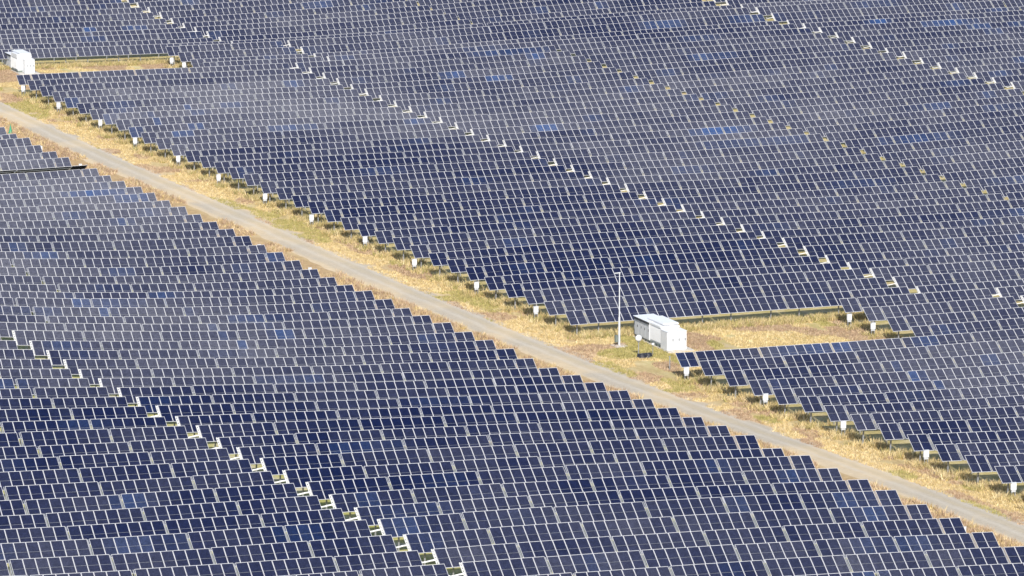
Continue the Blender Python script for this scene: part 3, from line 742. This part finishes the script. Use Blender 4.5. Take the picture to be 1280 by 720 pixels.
# mast
x, y = 177.6, 395.9; z = ground(x, y)
r_ = empty('mast', (x, y, z))
b = MB(); b.box(-.75, .75, -.75, .75, -.2, .12); b.add('concrete_base', [M_CONC], r_, .03)
b = MB(); b.tube([(0, 0, .121), (0, 0, 3.2), (0, 0, 3.22), (0, 0, 8.1)], [.12, .11, .075, .055], 14); b.add('pole', [M_GREYP], r_)
b = MB(); b.box(-.62, .12, -.04, .04, 8.0, 8.07); b.add('cross_arm', [M_WHITE], r_)
b = MB(); b.box(-.50, -.172, -.16, .16, .5, 1.25); b.add('control_box', [M_SKID], r_, .02)
tag(r_, 'tall white mast with short cross arm on a concrete base by the road', 'mast')

# round-headed sign post, coils at its foot, two plain posts
x, y = 177.2, 390.0; z = ground(x, y)
r_ = empty('weather_post', (x, y, z))
b = MB(); b.tube([(0, 0, -.2), (0, 0, 1.75)], .05, 10); b.add('post', [M_STEEL], r_)
bm = bmesh.new(); bmesh.ops.create_uvsphere(bm, u_segments=20, v_segments=12, radius=.36); bmesh.ops.scale(bm, vec=(1, .8, .98), verts=bm.verts); bmesh.ops.translate(bm, vec=(0, 0, 2.08), verts=bm.verts)
me = bpy.data.meshes.new('white_head'); bm.to_mesh(me); bm.free(); me.materials.append(M_WHITE)
for q in me.polygons: q.use_smooth = True
obj('round_head', me, r_)
b = MB(); b.tube([(0, 0, 1.66), (0, 0, 1.80)], [.12, .2], 12); b.add('collar', [M_STEEL], r_)
tag(r_, 'grey post with a round white head in front of the inverter station', 'post')
for i, (dx_, dy_, R_, lab) in enumerate(((.15, -.5, .48, 'black cable coil lying at the foot of the round-headed post'), (.95, -.35, .42, 'black cable coil lying right of the coil at the post'))):
    x, y = 177.2+dx_, 390.0+dy_; z = ground(x, y); b = MB()
    for lay_ in range(4):
        pts_ = [(R_*(1-.05*lay_)*math.cos(a), R_*(1-.05*lay_)*math.sin(a), .07+.11*lay_+.02*math.sin(3*a)) for a in np.linspace(0, 2*math.pi, 25)]
        b.tube(pts_, .075, 6, cap=False)
    o = b.add('cable_coil', [M_COIL]); o.location = (x, y, z); tag(o, lab, 'cable coil', 'black cable coils by the post')
for x, y, h, r0, lab, head in ((179.0, 390.3, 1.2, .03, 'thin grey stake with a white cap between the coils and the inverter station', True), (177.6, 383.0, 1.45, .065, 'bare grey steel post standing alone left of the first row below the clearing', False)):
    z = ground(x, y); r_ = empty('steel_post', (x, y, z))
    b = MB(); b.tube([(0, 0, -.2), (0, 0, h)], r0, 10); b.add('shaft', [M_STEEL], r_)
    if head: b = MB(); b.box(-.13, .13, -.1, .1, h, h+.2); b.add('cap', [M_WHITE], r_, .02)
    else: b = MB(); b.box(-.09, .09, -.09, .09, h+.001, h+.03); b.add('cap_plate', [M_STEEL], r_)
    tag(r_, lab, 'post')
# green marker by the road, upper left
x, y = 153.6, 548.5; z = ground(x, y)
r_ = empty('green_marker', (x, y, z))
b = MB(); b.tube([(0, 0, 0), (0, 0, .12), (0, 0, .13), (0, 0, 1.0)], [.32, .30, .24, .06], 12); b.add('cone', [M_GREEN], r_)
b = MB(); b.tube([(0, 0, .999), (0, 0, 1.25)], .04, 8); b.add('stem', [M_GREEN], r_)
tag(r_, 'small green cone marker on the road edge near the top left', 'marker')

# ---------------------------------------------------------------- air
HZ = 0.00004
b = MB(); b.box(-3200, 3700, -1700, 4700, float(_ZZ.min())-HTOP-20, 4.)
m, nt, bb = mat('haze_air'); nt.nodes.remove(bb)
pv = N(nt, 'ShaderNodeVolumePrincipled'); pv.inputs['Density'].default_value = HZ; pv.inputs['Color'].default_value = (.86, .9, .97, 1); pv.inputs['Anisotropy'].default_value = .2
nt.links.new(pv.outputs[0], nt.nodes['Material Output'].inputs['Volume'])
tag(b.add('haze', [m]), None, None, None, 'stuff')

# ---------------------------------------------------------------- light, sky, camera
AZ, EL = math.radians(199), math.radians(37)
w = bpy.data.worlds.new('World'); S.world = w; w.use_nodes = True
nt = w.node_tree; bg = nt.nodes['Background']
sky = nt.nodes.new('ShaderNodeTexSky'); sky.sky_type = 'NISHITA'; sky.sun_disc = False
sky.sun_elevation = EL; sky.sun_rotation = AZ; sky.air_density = 1.0; sky.dust_density = 1.5; sky.altitude = 200
nt.links.new(sky.outputs['Color'], bg.inputs['Color']); bg.inputs['Strength'].default_value = .125
sd = bpy.data.lights.new('sun', 'SUN'); sd.energy = 4.1; sd.angle = math.radians(.53); sd.color = (1, .955, .88)
so = bpy.data.objects.new('sun', sd); COL.objects.link(so)
dirv = Vector((math.sin(AZ)*math.cos(EL), math.cos(AZ)*math.cos(EL), math.sin(EL)))
so.rotation_euler = (-dirv).to_track_quat('-Z', 'Y').to_euler(); so.location = (180, 380, 100)
cd = bpy.data.cameras.new('camera'); co = bpy.data.objects.new('camera', cd); COL.objects.link(co)
cd.sensor_width = 36; cd.sensor_fit = 'HORIZONTAL'; cd.lens = F_PX/1280*36; cd.clip_start = 5; cd.clip_end = 8000
Mx = Matrix(((RT[0], UP[0], -FW[0], 0), (RT[1], UP[1], -FW[1], 0), (RT[2], UP[2], -FW[2], 0), (0, 0, 0, 1)))
co.matrix_world = Mx
S.camera = co
S.view_settings.view_transform = 'Standard'; S.view_settings.look = 'None'; S.view_settings.gamma = 1; S.view_settings.exposure = .36
S.view_settings.use_curve_mapping = False
S.render.resolution_x = 1024; S.render.resolution_y = 576
S.cycles.max_bounces = 6
